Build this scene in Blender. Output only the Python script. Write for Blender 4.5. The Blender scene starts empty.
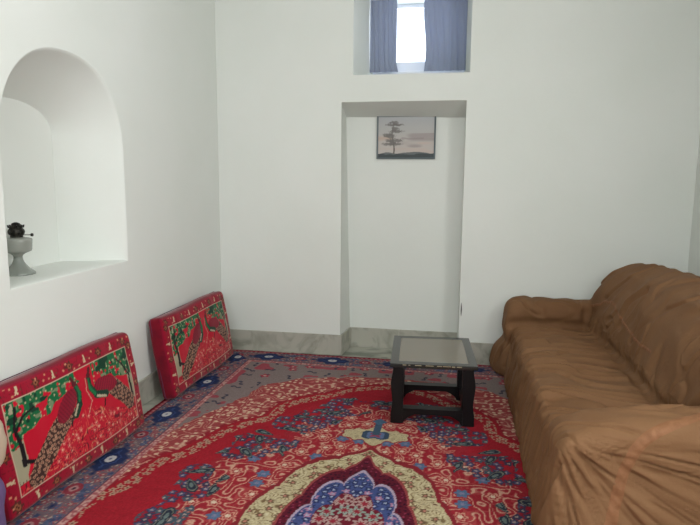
import bpy, bmesh, math, random
import numpy as np
from mathutils import Vector, Matrix
from mathutils.geometry import tessellate_polygon
from mathutils.bvhtree import BVHTree

COL = bpy.context.scene.collection
rng = np.random.default_rng(7)
random.seed(3)

# ------------------------------------------------------------------ helpers
def lin(r, g, b):
    f = lambda c: (c / 255 / 12.92) if c / 255 <= .04045 else ((c / 255 + .055) / 1.055) ** 2.4
    return (f(r), f(g), f(b))

def mesh_obj(name, verts, faces, mat=None, parent=None, smooth=False):
    me = bpy.data.meshes.new(name)
    me.from_pydata([tuple(v) for v in verts], [], [tuple(f) for f in faces])
    me.update()
    if smooth:
        me.polygons.foreach_set('use_smooth', np.ones(len(me.polygons), bool))
    o = bpy.data.objects.new(name, me)
    COL.objects.link(o)
    if mat: me.materials.append(mat)
    if parent: o.parent = parent
    return o

def bm_obj(name, bm, mat=None, parent=None, smooth=False):
    bmesh.ops.recalc_face_normals(bm, faces=bm.faces)
    me = bpy.data.meshes.new(name)
    bm.to_mesh(me); bm.free()
    if smooth:
        me.polygons.foreach_set('use_smooth', np.ones(len(me.polygons), bool))
    o = bpy.data.objects.new(name, me)
    COL.objects.link(o)
    if mat: me.materials.append(mat)
    if parent: o.parent = parent
    return o

def tag(o, label=None, cat=None, group=None, kind=None):
    if label: o['label'] = label
    if cat: o['category'] = cat
    if group: o['group'] = group
    if kind: o['kind'] = kind
    return o

def thing(name, loc, label, cat, rz=0, group=None):
    o = bpy.data.objects.new(name, None)
    COL.objects.link(o)
    o.location = loc; o.rotation_euler = (0, 0, rz)
    o.empty_display_size = .05
    return tag(o, label, cat, group)

def box(bm, x0, x1, y0, y1, z0, z1, bevel=0, seg=2):
    r = bmesh.ops.create_cube(bm, size=1)
    vs = r['verts']
    for v in vs:
        v.co = Vector((x0 + (v.co.x + .5) * (x1 - x0), y0 + (v.co.y + .5) * (y1 - y0), z0 + (v.co.z + .5) * (z1 - z0)))
    if bevel:
        es = list({e for v in vs for e in v.link_edges})
        bmesh.ops.bevel(bm, geom=es, offset=bevel, segments=seg, profile=.5, affect='EDGES')
    return vs

def lathe(bm, prof, n=48, cx=0, cy=0, ripple=None):
    rings = []
    for (r, z) in prof:
        ring = []
        for k in range(n):
            a = 2 * math.pi * k / n
            rr = r * (1 + (ripple(z, a) if ripple else 0))
            ring.append(bm.verts.new((cx + rr * math.cos(a), cy + rr * math.sin(a), z)))
        rings.append(ring)
    for a, b in zip(rings, rings[1:]):
        for k in range(n):
            bm.faces.new((a[k], a[(k + 1) % n], b[(k + 1) % n], b[k]))
    bm.faces.new(rings[0][::-1]); bm.faces.new(rings[-1])

def cyl(bm, p0, p1, r, n=16):
    p0 = Vector(p0); p1 = Vector(p1)
    d = (p1 - p0); q = d.to_track_quat('Z', 'Y')
    rings = []
    for p in (p0, p1):
        rings.append([bm.verts.new(p + q @ Vector((r * math.cos(2 * math.pi * k / n), r * math.sin(2 * math.pi * k / n), 0))) for k in range(n)])
    for k in range(n):
        bm.faces.new((rings[0][k], rings[0][(k + 1) % n], rings[1][(k + 1) % n], rings[1][k]))
    bm.faces.new(rings[0][::-1]); bm.faces.new(rings[1])

# numpy noise -------------------------------------------------------
class Noise:
    def __init__(s, seed):
        s.t = np.random.default_rng(seed).uniform(-1, 1, (64, 64, 64)).astype(np.float32)
    def __call__(s, x, y, z=0):
        x = np.asarray(x, float); y = np.asarray(y, float); z = np.zeros_like(x) + z
        xi = np.floor(x).astype(int); yi = np.floor(y).astype(int); zi = np.floor(z).astype(int)
        fx = x - xi; fy = y - yi; fz = z - zi
        fx = fx * fx * (3 - 2 * fx); fy = fy * fy * (3 - 2 * fy); fz = fz * fz * (3 - 2 * fz)
        T = s.t; m = 63
        def g(a, b, c): return T[(xi + a) & m, (yi + b) & m, (zi + c) & m]
        c00 = g(0,0,0)*(1-fx)+g(1,0,0)*fx; c10 = g(0,1,0)*(1-fx)+g(1,1,0)*fx
        c01 = g(0,0,1)*(1-fx)+g(1,0,1)*fx; c11 = g(0,1,1)*(1-fx)+g(1,1,1)*fx
        return (c00*(1-fy)+c10*fy)*(1-fz)+(c01*(1-fy)+c11*fy)*fz
N1, N2, N3 = Noise(1), Noise(2), Noise(3)
def fbm(n, x, y, z=0):
    return n(x, y, z) + .5 * n(2.03 * x + 5, 2.03 * y + 9, z * 2)
def sst(e0, e1, x):
    t = np.clip((x - e0) / (e1 - e0), 0, 1); return t * t * (3 - 2 * t)

def cells(x, y, s, seed):
    """nearest jittered point of a grid of size s: distance, angle, random id"""
    r = np.random.default_rng(seed); JX = r.uniform(.2, .8, (97, 97)); JY = r.uniform(.2, .8, (97, 97)); ID = r.uniform(0, 1, (97, 97))
    ix = np.floor(x / s).astype(int); iy = np.floor(y / s).astype(int)
    best = np.full(x.shape, 9e9); ang = np.zeros(x.shape); idv = np.zeros(x.shape)
    for a in (-1, 0, 1):
        for b in (-1, 0, 1):
            cx = (ix + a); cy = (iy + b)
            px = (cx + JX[cx % 97, cy % 97]) * s; py = (cy + JY[cx % 97, cy % 97]) * s
            d = np.hypot(x - px, y - py); m = d < best
            best = np.where(m, d, best); ang = np.where(m, np.arctan2(y - py, x - px), ang); idv = np.where(m, ID[cx % 97, cy % 97], idv)
    return best, ang, idv

def seg_dist(x, y, pts):
    d = np.full(x.shape, 9e9)
    for (ax, ay), (bx, by) in zip(pts, pts[1:]):
        dx, dy = bx - ax, by - ay
        t = np.clip(((x - ax) * dx + (y - ay) * dy) / (dx * dx + dy * dy + 1e-12), 0, 1)
        d = np.minimum(d, np.hypot(x - ax - t * dx, y - ay - t * dy))
    return d

class Paint:
    def __init__(s, shape, base):
        s.c = np.zeros(shape + (3,)); s.c[:] = lin(*base)
    def put(s, mask, rgb, a=1.0):
        m = (np.asarray(mask, float) * a)[..., None]
        s.c = s.c * (1 - m) + np.array(lin(*rgb)) * m

def set_colors(me, cols, name='Pattern'):
    at = me.color_attributes.new(name, 'FLOAT_COLOR', 'POINT')
    c = np.ones((len(me.vertices), 4), np.float32); c[:, :3] = cols.reshape(-1, 3)
    at.data.foreach_set('color', c.ravel())

# ------------------------------------------------------------------ materials
def mat(name, rgb, rough=.6, metal=0, spec=.5, noise=None, bump=None, trans=0, coat=0, sheen=0, attr=None, ior=None):
    m = bpy.data.materials.new(name); m.use_nodes = True
    nt = m.node_tree; b = nt.nodes['Principled BSDF']
    col = lin(*rgb) + (1,)
    b.inputs['Base Color'].default_value = col
    b.inputs['Roughness'].default_value = rough
    b.inputs['Metallic'].default_value = metal
    b.inputs['Specular IOR Level'].default_value = spec
    b.inputs['Transmission Weight'].default_value = trans
    b.inputs['Coat Weight'].default_value = coat
    if ior: b.inputs['IOR'].default_value = ior
    if sheen:
        b.inputs['Sheen Weight'].default_value = sheen
        b.inputs['Sheen Roughness'].default_value = .4
    tc = nt.nodes.new('ShaderNodeTexCoord')
    src = None
    if attr:
        a = nt.nodes.new('ShaderNodeAttribute'); a.attribute_name = attr
        src = a.outputs['Color']
    if noise:                     # (scale, rgb2, low, high, distortion)
        n = nt.nodes.new('ShaderNodeTexNoise'); n.inputs['Scale'].default_value = noise[0]
        n.inputs['Detail'].default_value = 6; n.inputs['Distortion'].default_value = noise[4] if len(noise) > 4 else 0
        nt.links.new(tc.outputs['Object'], n.inputs['Vector'])
        mr = nt.nodes.new('ShaderNodeMapRange'); mr.inputs['From Min'].default_value = noise[2]; mr.inputs['From Max'].default_value = noise[3]
        nt.links.new(n.outputs['Fac'], mr.inputs['Value'])
        mx = nt.nodes.new('ShaderNodeMix'); mx.data_type = 'RGBA'
        nt.links.new(mr.outputs['Result'], mx.inputs['Factor'])
        if src: nt.links.new(src, mx.inputs[6])
        else: mx.inputs[6].default_value = col
        mx.inputs[7].default_value = lin(*noise[1]) + (1,)
        src = mx.outputs[2]
    if src: nt.links.new(src, b.inputs['Base Color'])
    if bump:                      # (scale, strength, distance)
        n = nt.nodes.new('ShaderNodeTexNoise'); n.inputs['Scale'].default_value = bump[0]; n.inputs['Detail'].default_value = 4
        nt.links.new(tc.outputs['Object'], n.inputs['Vector'])
        bp = nt.nodes.new('ShaderNodeBump'); bp.inputs['Strength'].default_value = bump[1]; bp.inputs['Distance'].default_value = bump[2]
        nt.links.new(n.outputs['Fac'], bp.inputs['Height']); nt.links.new(bp.outputs['Normal'], b.inputs['Normal'])
    return m

M_wall = mat('white_plaster', (227, 230, 225), .6, spec=.2, noise=(1.2, (223, 227, 221), .35, .65), bump=(3.5, .25, .02))
M_ceil = mat('ceiling_paint', (232, 234, 230), .7)
M_floor = mat('grey_floor_tile', (176, 176, 164), .35, noise=(2.5, (110, 116, 104), .45, .6, 2.5))
M_skirt = mat('grey_marble_skirting', (178, 177, 165), .35, noise=(3.0, (146, 147, 134), .46, .66, 3.0))
M_black = mat('black_painted_wood', (9, 8, 10), .4, spec=.35, noise=(9, (15, 13, 15), .4, .7), bump=(60, .1, .002))
M_smoke = mat('smoked_glass', (118, 110, 96), .15, spec=.7)
M_frame_d = mat('dark_picture_frame', (96, 106, 110), .4)
M_winframe = mat('white_window_frame', (225, 228, 232), .4)
M_metal_d = mat('tarnished_brass', (58, 56, 50), .45, metal=.7, noise=(60, (30, 30, 28), .4, .6))
M_lampglass = mat('cloudy_glass', (158, 161, 153), .22, spec=.6, trans=.2)
M_lampfoot = mat('cloudy_glass_foot', (146, 152, 144), .25, spec=.6, trans=.2)
M_carpet = mat('wool_carpet_pile', (160, 20, 30), .95, spec=.08, attr='Pattern', bump=(420, .35, .003))
M_plush = mat('printed_plush', (160, 20, 30), .8, spec=.15, attr='Pattern', bump=(300, .3, .002), sheen=.25)
M_gusset = mat('dark_red_plush', (120, 14, 34), .8, spec=.15, bump=(300, .3, .002), noise=(14, (104, 12, 32), .45, .65), sheen=.25)
M_print = mat('painted_canvas', (150, 150, 150), .5, spec=.3, attr='Pattern')
M_sofa = mat('brown_fabric', (123, 90, 62), .72, spec=.18, noise=(1.6, (114, 81, 54), .4, .65), bump=(38, .35, .008))
M_seam = mat('russet_gathered_fabric', (136, 95, 66), .65, spec=.2, noise=(30, (126, 86, 58), .4, .6), bump=(90, .3, .004))
M_crack = mat('dark_crack', (70, 72, 68), .9)
M_cloth_b = mat('beige_cotton', (190, 172, 150), .9, bump=(200, .3, .002))
M_cloth_p = mat('purple_cotton', (104, 84, 128), .9, bump=(200, .3, .002))

def curtain_mat():
    m = bpy.data.materials.new('blue_curtain_fabric'); m.use_nodes = True; nt = m.node_tree
    nt.nodes.clear()
    out = nt.nodes.new('ShaderNodeOutputMaterial'); d = nt.nodes.new('ShaderNodeBsdfDiffuse'); t = nt.nodes.new('ShaderNodeBsdfTranslucent')
    d.inputs['Color'].default_value = lin(158, 166, 184) + (1,); t.inputs['Color'].default_value = lin(160, 168, 188) + (1,)
    mx = nt.nodes.new('ShaderNodeMixShader'); mx.inputs[0].default_value = .3
    nt.links.new(d.outputs[0], mx.inputs[1]); nt.links.new(t.outputs[0], mx.inputs[2]); nt.links.new(mx.outputs[0], out.inputs[0])
    return m
def pane_mat():
    m = bpy.data.materials.new('clear_window_glass'); m.use_nodes = True; nt = m.node_tree
    nt.nodes.clear()
    out = nt.nodes.new('ShaderNodeOutputMaterial'); d = nt.nodes.new('ShaderNodeBsdfTransparent'); t = nt.nodes.new('ShaderNodeBsdfGlossy')
    t.inputs['Roughness'].default_value = .02
    fr = nt.nodes.new('ShaderNodeFresnel'); fr.inputs[0].default_value = 1.3
    mx = nt.nodes.new('ShaderNodeMixShader')
    nt.links.new(fr.outputs[0], mx.inputs[0]); nt.links.new(d.outputs[0], mx.inputs[1]); nt.links.new(t.outputs[0], mx.inputs[2]); nt.links.new(mx.outputs[0], out.inputs[0])
    return m
M_curtain = curtain_mat(); M_pane = pane_mat()

# ------------------------------------------------------------------ room
XL, XR, YB, YR, ZC = -2.09, 1.78, 4.967, -1.7, 3.35
WT = .72          # wall thickness

def tess(bm, polys, mapf, flip=False):
    """polys: list of 2d loops (outer, holes...). mapf: 2d -> 3d"""
    flat = [p for l in polys for p in l]
    tris = tessellate_polygon([[Vector((p[0], p[1], 0)) for p in l] for l in polys])
    vs = [bm.verts.new(mapf(*p)) for p in flat]
    for t in tris:
        try: bm.faces.new([vs[i] for i in t])
        except ValueError: pass

def loft(bm, rings, closed=True):
    V = [[bm.verts.new(p) for p in r] for r in rings]
    n = len(V[0])
    for a, b in zip(V, V[1:]):
        for k in range(n if closed else n - 1):
            bm.faces.new((a[k], a[(k + 1) % n], b[(k + 1) % n], b[k]))
    return V

# left wall with the arched niche
def arch_outline(c, hw, z0, zs, rise, ex, n=40):
    pts = [(c - hw, z0), ]
    for i in range(6): pts.append((c - hw, z0 + (zs - z0) * (i + 1) / 6))
    for i in range(1, n):
        a = math.pi * (1 - i / n); ca, sa = math.cos(a), math.sin(a)
        pts.append((c + hw * math.copysign(abs(ca) ** (2 / ex), ca), zs + rise * abs(sa) ** (2 / ex)))
    for i in range(7): pts.append((c + hw, zs + (z0 - zs) * i / 6))
    return pts
NB = arch_outline(2.945, .515, 1.012, 1.68, .535, 2.25)
NM = arch_outline(2.945, .493, 1.020, 1.68, .513, 2.25)
NK = arch_outline(2.945, .345, 1.020, 1.80, .175, 2.1)
bm = bmesh.new()
tess(bm, [[(YR, 0), (YB, 0), (YB, ZC), (YR, ZC)], NB], lambda a, b: (XL, a, b))
V = loft(bm, [[(XL, a, b) for a, b in NB], [(XL - .004, a * .7 + c * .3, b * .7 + d * .3) for (a, b), (c, d) in zip(NB, NM)],
              [(XL - .014, a * .35 + c * .65, b * .35 + d * .65) for (a, b), (c, d) in zip(NB, NM)], [(XL - .032, a, b) for a, b in NM], *[[(XL - .032 - .338 * t, a * (1 - t) + c * t, b * (1 - t) + d * t) for (a, b), (c, d) in zip(NM, NK)] for t in (.25, .5, .75, 1)]])
bm.faces.new(V[-1])
tess(bm, [[(YR, 0), (YB + WT, 0), (YB + WT, ZC), (YR, ZC)]], lambda a, b: (XL - WT, a, b))
bmesh.ops.remove_doubles(bm, verts=bm.verts, dist=1e-5); bmesh.ops.recalc_face_normals(bm, faces=bm.faces)
me = bpy.data.meshes.new('wall_left'); bm.to_mesh(me); bm.free()
o = bpy.data.objects.new('wall_left', me); COL.objects.link(o); me.materials.append(M_wall); tag(o, 'white plastered left wall with arched niche', kind='structure')
me.polygons.foreach_set('use_smooth', np.ones(len(me.polygons), bool)); me.set_sharp_from_angle(angle=math.radians(28))

# back wall: recess to the floor and a small window opening above it
RX0, RX1, RZ, RY = -.99, .036, 2.181, 5.27
WX0, WX1, WZ0, WZ1 = -.894, .056, 2.397, 3.12
bm = bmesh.new()
outer = [(XL, 0), (RX0, 0), (RX0, RZ), (RX1, RZ), (RX1, 0), (XR, 0), (XR, ZC), (XL, ZC)]
tess(bm, [outer, [(WX0, WZ0), (WX1, WZ0), (WX1, WZ1), (WX0, WZ1)]], lambda a, b: (a, YB, b))
loft(bm, [[(RX0, YB, 0), (RX0, YB, RZ), (RX1, YB, RZ), (RX1, YB, 0)],
          [(-.955, RY, 0), (-1.005, RY, 2.088), (.036, RY, 2.075), (.028, RY, 0)]], closed=False)
bm.faces.new([bm.verts.new(p) for p in ((-.955, RY, 0), (-1.005, RY, 2.088), (.036, RY, 2.075), (.028, RY, 0))])
WI = [(-.80, 5.42, 2.475), (.012, 5.42, 2.475), (.012, 5.42, 3.10), (-.80, 5.42, 3.10)]
WO = [(x, YB + WT, z) for x, _, z in WI]
loft(bm, [[(WX0, YB, WZ0), (WX1, YB, WZ0), (WX1, YB, WZ1), (WX0, YB, WZ1)], WI, WO])
tess(bm, [[(XL - WT, 0), (XR + .3, 0), (XR + .3, ZC), (XL - WT, ZC)], [(p[0], p[2]) for p in WO]], lambda a, b: (a, YB + WT, b))
bmesh.ops.remove_doubles(bm, verts=bm.verts, dist=1e-5)
me = bpy.data.meshes.new('wall_back'); bm.to_mesh(me); bm.free()
wb = bpy.data.objects.new('wall_back', me); COL.objects.link(wb); me.materials.append(M_wall)
tag(wb, 'white plastered back wall with doorway-shaped recess', kind='structure')
# short dark crack at the right edge of the recess
bm = bmesh.new(); zz = [.405, .43, .46, .49, .52]; ww = [.001, .004, .0055, .004, .001]
loft(bm, [[(.051 - w, YB - .0015, z), (.051 + w, YB - .0015, z), (.051 + w, YB + .003, z), (.051 - w, YB + .003, z)] for w, z in zip(ww, zz)])
ck = bm_obj('crack', bm, M_crack, wb); tag(ck, 'short dark vertical crack')

# right and rear walls with openings for added unseen windows, ceiling, floor
bm = bmesh.new(); SWY = .9; f0 = [(SWY - .8, 1.7), (SWY + .8, 1.7), (SWY + .8, 3.1), (SWY - .8, 3.1)]
tess(bm, [[(YR, 0), (YB, 0), (YB, ZC), (YR, ZC)], f0], lambda a, b: (XR, a, b)); tess(bm, [[(YR, 0), (YB, 0), (YB, ZC), (YR, ZC)], f0], lambda a, b: (XR + .3, a, b))
loft(bm, [[(XR, a, b) for a, b in f0], [(XR + .3, a, b) for a, b in f0]]); bmesh.ops.remove_doubles(bm, verts=bm.verts, dist=1e-5)
tag(bm_obj('wall_right', bm, M_wall), 'white wall behind the sofa', kind='structure')
bm = bmesh.new()
RWX0, RWX1, RWZ0, RWZ1 = -1.5, 1.2, 1.75, 3.1
f0 = [(RWX0, RWZ0), (RWX1, RWZ0), (RWX1, RWZ1), (RWX0, RWZ1)]
tess(bm, [[(XL - WT, 0), (XR + .3, 0), (XR + .3, ZC), (XL - WT, ZC)], f0], lambda a, b: (a, YR, b))
tess(bm, [[(XL - WT, 0), (XR + .3, 0), (XR + .3, ZC), (XL - WT, ZC)], f0], lambda a, b: (a, YR - .3, b))
loft(bm, [[(a, YR, b) for a, b in f0], [(a, YR - .3, b) for a, b in f0]])
bmesh.ops.remove_doubles(bm, verts=bm.verts, dist=1e-5)
tag(bm_obj('wall_rear', bm, M_wall), 'white wall behind the viewer', kind='structure')
bm = bmesh.new(); box(bm, XL - WT, XR + .3, YR - .3, YB + WT, ZC, ZC + .15); tag(bm_obj('ceiling', bm, M_ceil), kind='structure')
bm = bmesh.new(); box(bm, XL - WT, XR + .3, YR - .3, YB + WT, -.12, 0); tag(bm_obj('floor', bm, M_floor), 'pale grey marble tiled floor', kind='structure')

# skirting of grey-green marble slabs
SK = .183
def slab_run(name, polys, par=None):
    bm = bmesh.new()
    for q in polys: box(bm, *q, 0, SK, bevel=.002, seg=1)
    return tag(bm_obj(name, bm, M_skirt), kind='structure')
slab_run('baseboard_left', [(XL + .001, XL + .013, YR, 1.6), (XL + .001, XL + .013, 1.602, 3.4), (XL + .001, XL + .013, 3.402, YB - .001)])
slab_run('baseboard_back', [(XL + .001, RX0 + .0, YB - .012, YB - .0005), (RX1, 1.0, YB - .012, YB - .0005), (1.002, XR, YB - .012, YB - .0005)])
o = slab_run('baseboard_recess', [(-.955 + .003, -.50, RY - .012, RY - .0005), (-.498, .024, RY - .012, RY - .0005)])
bm = bmesh.new()
V = loft(bm, [[(RX0 + .001, YB - .012, z), (RX0 + .013, YB - .012, z), (-.955 + .012, RY - .004, z), (-.955 + .001, RY - .004, z)] for z in (0, SK)])
bm.faces.new(V[-1]); tag(bm_obj('baseboard_recess_side', bm, M_skirt), kind='structure')
slab_run('baseboard_right', [(XR - .012, XR - .0005, YR, YB - .013)])

# small high window: frame, pane
bm = bmesh.new(); yw = 5.56
fx = [-.80, -.60, -.315, .012]
def wbar(x0, x1, z0, z1, y0=yw, y1=yw + .05): box(bm, x0, x1, y0, y1, z0, z1, bevel=.003, seg=1)
wbar(-.80, .012, 2.475, 2.60); wbar(-.80, .012, 3.07, 3.10); wbar(-.80, -.75, 2.60, 3.07); wbar(-.04, .012, 2.60, 3.07)
w1 = bm_obj('window_1', bm, M_winframe); tag(w1, 'small bright window high in the back wall', kind='structure')
bm = bmesh.new(); box(bm, -.76, -.03, yw + .018, yw + .024, 2.595, 3.075); bm_obj('window_pane', bm, M_pane, w1)
bm = bmesh.new(); box(bm, -.80, .012, 5.43, yw, 2.476, 2.50, bevel=.004, seg=1); bm_obj('window_sill', bm, M_winframe, w1)
# rear window, unseen, assumed and added to let fill light in
bm = bmesh.new()
for a in ((RWX0, RWX1, RWZ0, RWZ0 + .06), (RWX0, RWX1, RWZ1 - .06, RWZ1), (RWX0, RWX0 + .06, RWZ0, RWZ1), (RWX1 - .06, RWX1, RWZ0, RWZ1), (-.18, -.12, RWZ0, RWZ1)):
    box(bm, a[0], a[1], YR - .2, YR - .14, a[2], a[3], bevel=.004, seg=1)
w2 = bm_obj('added_window_2', bm, M_winframe); tag(w2, 'wide unseen window added behind the viewer for light', kind='structure')
bm = bmesh.new(); box(bm, RWX0 + .05, RWX1 - .05, YR - .175, YR - .168, RWZ0 + .05, RWZ1 - .05); bm_obj('window_pane', bm, M_pane, w2)

bm = bmesh.new()  # unseen side window, assumed and added to brighten the left wall
for a in ((SWY - .8, SWY + .8, 1.7, 1.76), (SWY - .8, SWY + .8, 3.04, 3.1), (SWY - .8, SWY - .74, 1.7, 3.1), (SWY + .74, SWY + .8, 1.7, 3.1), (SWY - .03, SWY + .03, 1.7, 3.1)):
    box(bm, XR + .15, XR + .2, a[0], a[1], a[2], a[3], bevel=.004, seg=1)
w3 = bm_obj('added_window_3', bm, M_winframe); tag(w3, 'unseen side window added beside the viewer for light', kind='structure')
bm = bmesh.new(); box(bm, XR + .17, XR + .176, SWY - .75, SWY + .75, 1.75, 3.05); bm_obj('window_pane', bm, M_pane, w3)
# ------------------------------------------------------------------ curtains
def curtain(x0, x1f, label, seed, fold):
    """x1f: (x at left edge(z), x at right edge(z)) functions"""
    nz, nx = 60, 70; verts = []; faces = []
    for side, off in ((0, 0), (1, .004)):
        for i in range(nz):
            z = 2.478 + (3.10 - 2.478) * i / (nz - 1)
            a, b = x0(z), x1f(z)
            for j in range(nx):
                t = j / (nx - 1)
                y = 5.335 + .005 * math.sin(t * fold + seed) + .003 * math.sin(t * fold * 2.3 + z * 5 + seed) * (1.2 - (z - 2.47)) + off
                verts.append((a + (b - a) * t, y, z))
    def q(s, i, j): return s * nz * nx + i * nx + j
    for i in range(nz - 1):
        for j in range(nx - 1):
            faces.append((q(0, i, j), q(0, i, j + 1), q(0, i + 1, j + 1), q(0, i + 1, j)))
            faces.append((q(1, i, j), q(1, i + 1, j), q(1, i + 1, j + 1), q(1, i, j + 1)))
    for i in range(nz - 1):
        faces.append((q(0, i, 0), q(0, i + 1, 0), q(1, i + 1, 0), q(1, i, 0))); faces.append((q(0, i, nx-1), q(1, i, nx-1), q(1, i + 1, nx-1), q(0, i + 1, nx-1)))
    for j in range(nx - 1):
        faces.append((q(0, 0, j), q(1, 0, j), q(1, 0, j + 1), q(0, 0, j + 1))); faces.append((q(0, nz-1, j), q(0, nz-1, j + 1), q(1, nz-1, j + 1), q(1, nz-1, j)))
    o = mesh_obj('window_curtain', verts, faces, M_curtain, None, True)
    tag(o, label, 'curtain')
    return o
curtain(lambda z: -.812, lambda z: -.578 + .018 * max(0, (2.56 - z) / .08), 'narrow blue-grey curtain hanging left of the bright window gap', 1, 26)
curtain(lambda z: -.335 + .012 * math.sin((z - 2.48) * 9), lambda z: .024, 'wider blue-grey curtain hanging right of the bright window gap', 2.2, 30)
bm = bmesh.new(); cyl(bm, (-.799, 5.335, 3.088), (.011, 5.335, 3.088), .006)
tag(bm_obj('curtain_rod', bm, M_winframe), 'thin white rod carrying the two blue-grey window curtains', 'curtain rod')

# ------------------------------------------------------------------ carpet
CX, CY = -.45, 2.30
X0c, X1c, Y0c, Y1c = -1.985, 1.085, -.305, 4.905
xs = np.arange(X0c, X1c + 1e-6, .005)
ys = np.concatenate([np.arange(Y0c, 1.9, .016), np.arange(1.9, Y1c + 1e-6, .005)])
XX, YY = np.meshgrid(xs, ys)
def carpet_paint(X, Y):
    U = np.abs(X - CX); VV = np.abs(Y - CY) + CY
    HX, HY = 1.535, 4.905                      # half width, top edge
    wob = .010 * N1(U * 18, VV * 18)
    P = Paint(X.shape, (166, 14, 36))
    GR = (138, 122, 120)
    def curve(pts): a = np.array(pts)[::-1]; return np.interp(U, a[:, 0], a[:, 1])
    pk = [(1.32, 2.62), (1.27, 3.0), (1.18, 3.42), (1.05, 3.67), (.945, 4.05), (.715, 4.25), (.38, 4.37), (0, 4.43)]
    rd = [(1.32, 2.25), (1.25, 2.5), (1.15, 2.8), (1.02, 3.11), (.88, 3.42), (.76, 3.55), (.71, 3.75), (.55, 3.95), (.30, 4.15), (0, 4.27)]
    bl = [(1.0, 2.1), (.97, 2.50), (.90, 2.90), (.79, 3.17), (.60, 3.36), (.56, 3.66), (.295, 3.92), (0, 4.02)]
    # field subtle streaks
    P.put(sst(.1, .9, N2(U * 6, VV * 30)), (150, 8, 30), .35)
    # central ornament: red ground with scrolls
    dbl = seg_dist(U, VV, bl); inb = VV < curve(bl)
    sd = np.where(inb, -dbl, dbl) + .07 * N1(U * 6 + 3, VV * 6) + .04 * N2(U * 17, VV * 17) + .02
    inside = sd < 0
    dy = VV - CY
    P.put(sd < -.10, (158, 26, 42))
    sc = np.abs(np.sin(6.5 * fbm(N2, U * 10 + 7, VV * 10)))
    sc2 = np.abs(np.sin(7 * N3(U * 13, VV * 13) + 1))
    core = sd < -.13
    P.put(core & (sc2 < .34), (172, 56, 60))
    P.put(core & (sc < .46), (178, 92, 86)); P.put(core & (sc < .27), (206, 156, 132))
    d, an, idv = cells(U, VV, .115, 5)
    pr = .034 * (1 + .20 * np.cos(6 * an))
    P.put(core & (d < pr * 1.15) & (idv < .55), (164, 34, 46)); P.put(core & (d < pr) & (d > pr * .68) & (idv < .55), (204, 140, 120)); P.put(core & (d < pr * .42) & (idv < .55), (216, 190, 164))
    P.put(core & (d < pr * 1.2) & (idv > .80), (158, 44, 54)); P.put(core & (d < pr * 1.0) & (idv > .80), (84, 108, 142)); P.put(core & (d < pr * .35) & (idv > .80), (122, 120, 150))
    # blue flower clouds at the ornament's rim
    rim = (sd > -.24) & (sd < .01)
    d, an, idv = cells(U, VV, .052, 11)
    pr = .024 * (1 + .25 * np.cos(5 * an))
    m = rim & (N1(U * 7, VV * 7) > -.22) & (idv < .84)
    P.put(m & (d < pr * 1.5), (112, 22, 48), .5)
    P.put(m & (d < pr), (58, 56, 84)); P.put(m & (d < pr) & (idv > .5), (66, 84, 98)); P.put(m & (d < pr * .62) & (idv < .4), (86, 84, 124))
    P.put(m & (d < pr * .3), (168, 150, 142))
    # larger paisley leaves
    d, an, idv = cells(U, VV, .19, 23)
    rot = idv * 6.28; lx = d * np.cos(an - rot); ly = d * np.sin(an - rot)
    leaf = np.hypot(lx / .075, ly / (.027 * (1 - .5 * np.clip(lx / .075, -1, 1))))
    m = (sd > -.27) & (sd < -.01)
    P.put(m & (leaf < 1.0), (42, 50, 66)); P.put(m & (leaf < .82) & (leaf > .70), (120, 122, 108)); P.put(m & (leaf < .35), (104, 120, 118))
    # cream pendant above the medallion
    px, py = U, VV - 3.37
    pd = np.minimum(np.hypot((px - .10) / .10, py / .075), np.hypot(px / .07, (py + .01) / .12)) + .10 * np.cos(np.arctan2(py, px - .1) * 7)
    P.put(pd < 1.12, (150, 40, 50)); P.put(pd < 1.0, (194, 178, 138))
    g = np.abs(np.sin(6 * fbm(N3, U * 18, VV * 18))); P.put((pd < .9) & (g < .2), (128, 112, 84))
    pc = np.hypot(px / .10, py / .05) + .2 * np.cos(np.arctan2(py, px) * 4)
    P.put(pc < 1.05, (56, 74, 96)); P.put(pc < .7, (92, 110, 150)); P.put(pc < .4, (150, 60, 84))
    P.put((px < .022) & (py > 0) & (py < .20), (62, 86, 108)); P.put((px < .05 * (1 - np.abs(py - .2) / .05)) & (np.abs(py - .2) < .05), (70, 100, 128))
    # cream lobed ring, maroon ring, blue lobes of the medallion
    def el(hw, hh): return np.hypot(U / hw, dy / hh), np.arctan2(U / hw, dy / hh)
    R1, th = el(.475, .80)
    cus = np.abs(np.cos(th * 4.5)) ** .6
    ring = R1 / (.95 + .07 * cus + .06 * np.exp(-(th / .08) ** 2)) + .014 * N1(U * 34, VV * 34)
    P.put(ring < 1.05, (138, 30, 42)); P.put(ring < 1.0, (190, 174, 134))
    g = np.abs(np.sin(7 * fbm(N3, U * 14, VV * 14)))
    P.put((ring < .99) & (g < .26), (128, 104, 72)); P.put((ring < .99) & (g > .95), (206, 192, 156))
    d, an, idv = cells(U, VV, .06, 51)
    P.put((ring < .98) & (d < .018 * (1 + .3 * np.cos(5 * an))) & (idv < .7), (112, 84, 62)); P.put((ring < .98) & (d < .008) & (idv < .7), (186, 120, 104))
    R2, th2 = el(.315, .68)
    c2_ = np.abs(np.cos(th2 * 4.5)) ** .6
    r2 = R2 / (.93 + .07 * c2_ + .14 * np.exp(-(th2 / .10) ** 2))
    P.put(r2 < 1.04, (150, 60, 62)); P.put(r2 < 1.0, (94, 14, 38))
    d, an, idv = cells(U, VV, .026, 61)
    P.put((r2 < .98) & (d < .007), (54, 8, 34)); P.put((r2 < .98) & (d < .006) & (idv > .7), (140, 40, 70))
    R3, th3 = el(.262, .575)
    lob = np.abs(np.cos(th3 * 4.5)) ** .55; r3 = R3 / (.83 + .17 * lob + .06 * np.exp(-(th3 / .10) ** 2))
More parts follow.
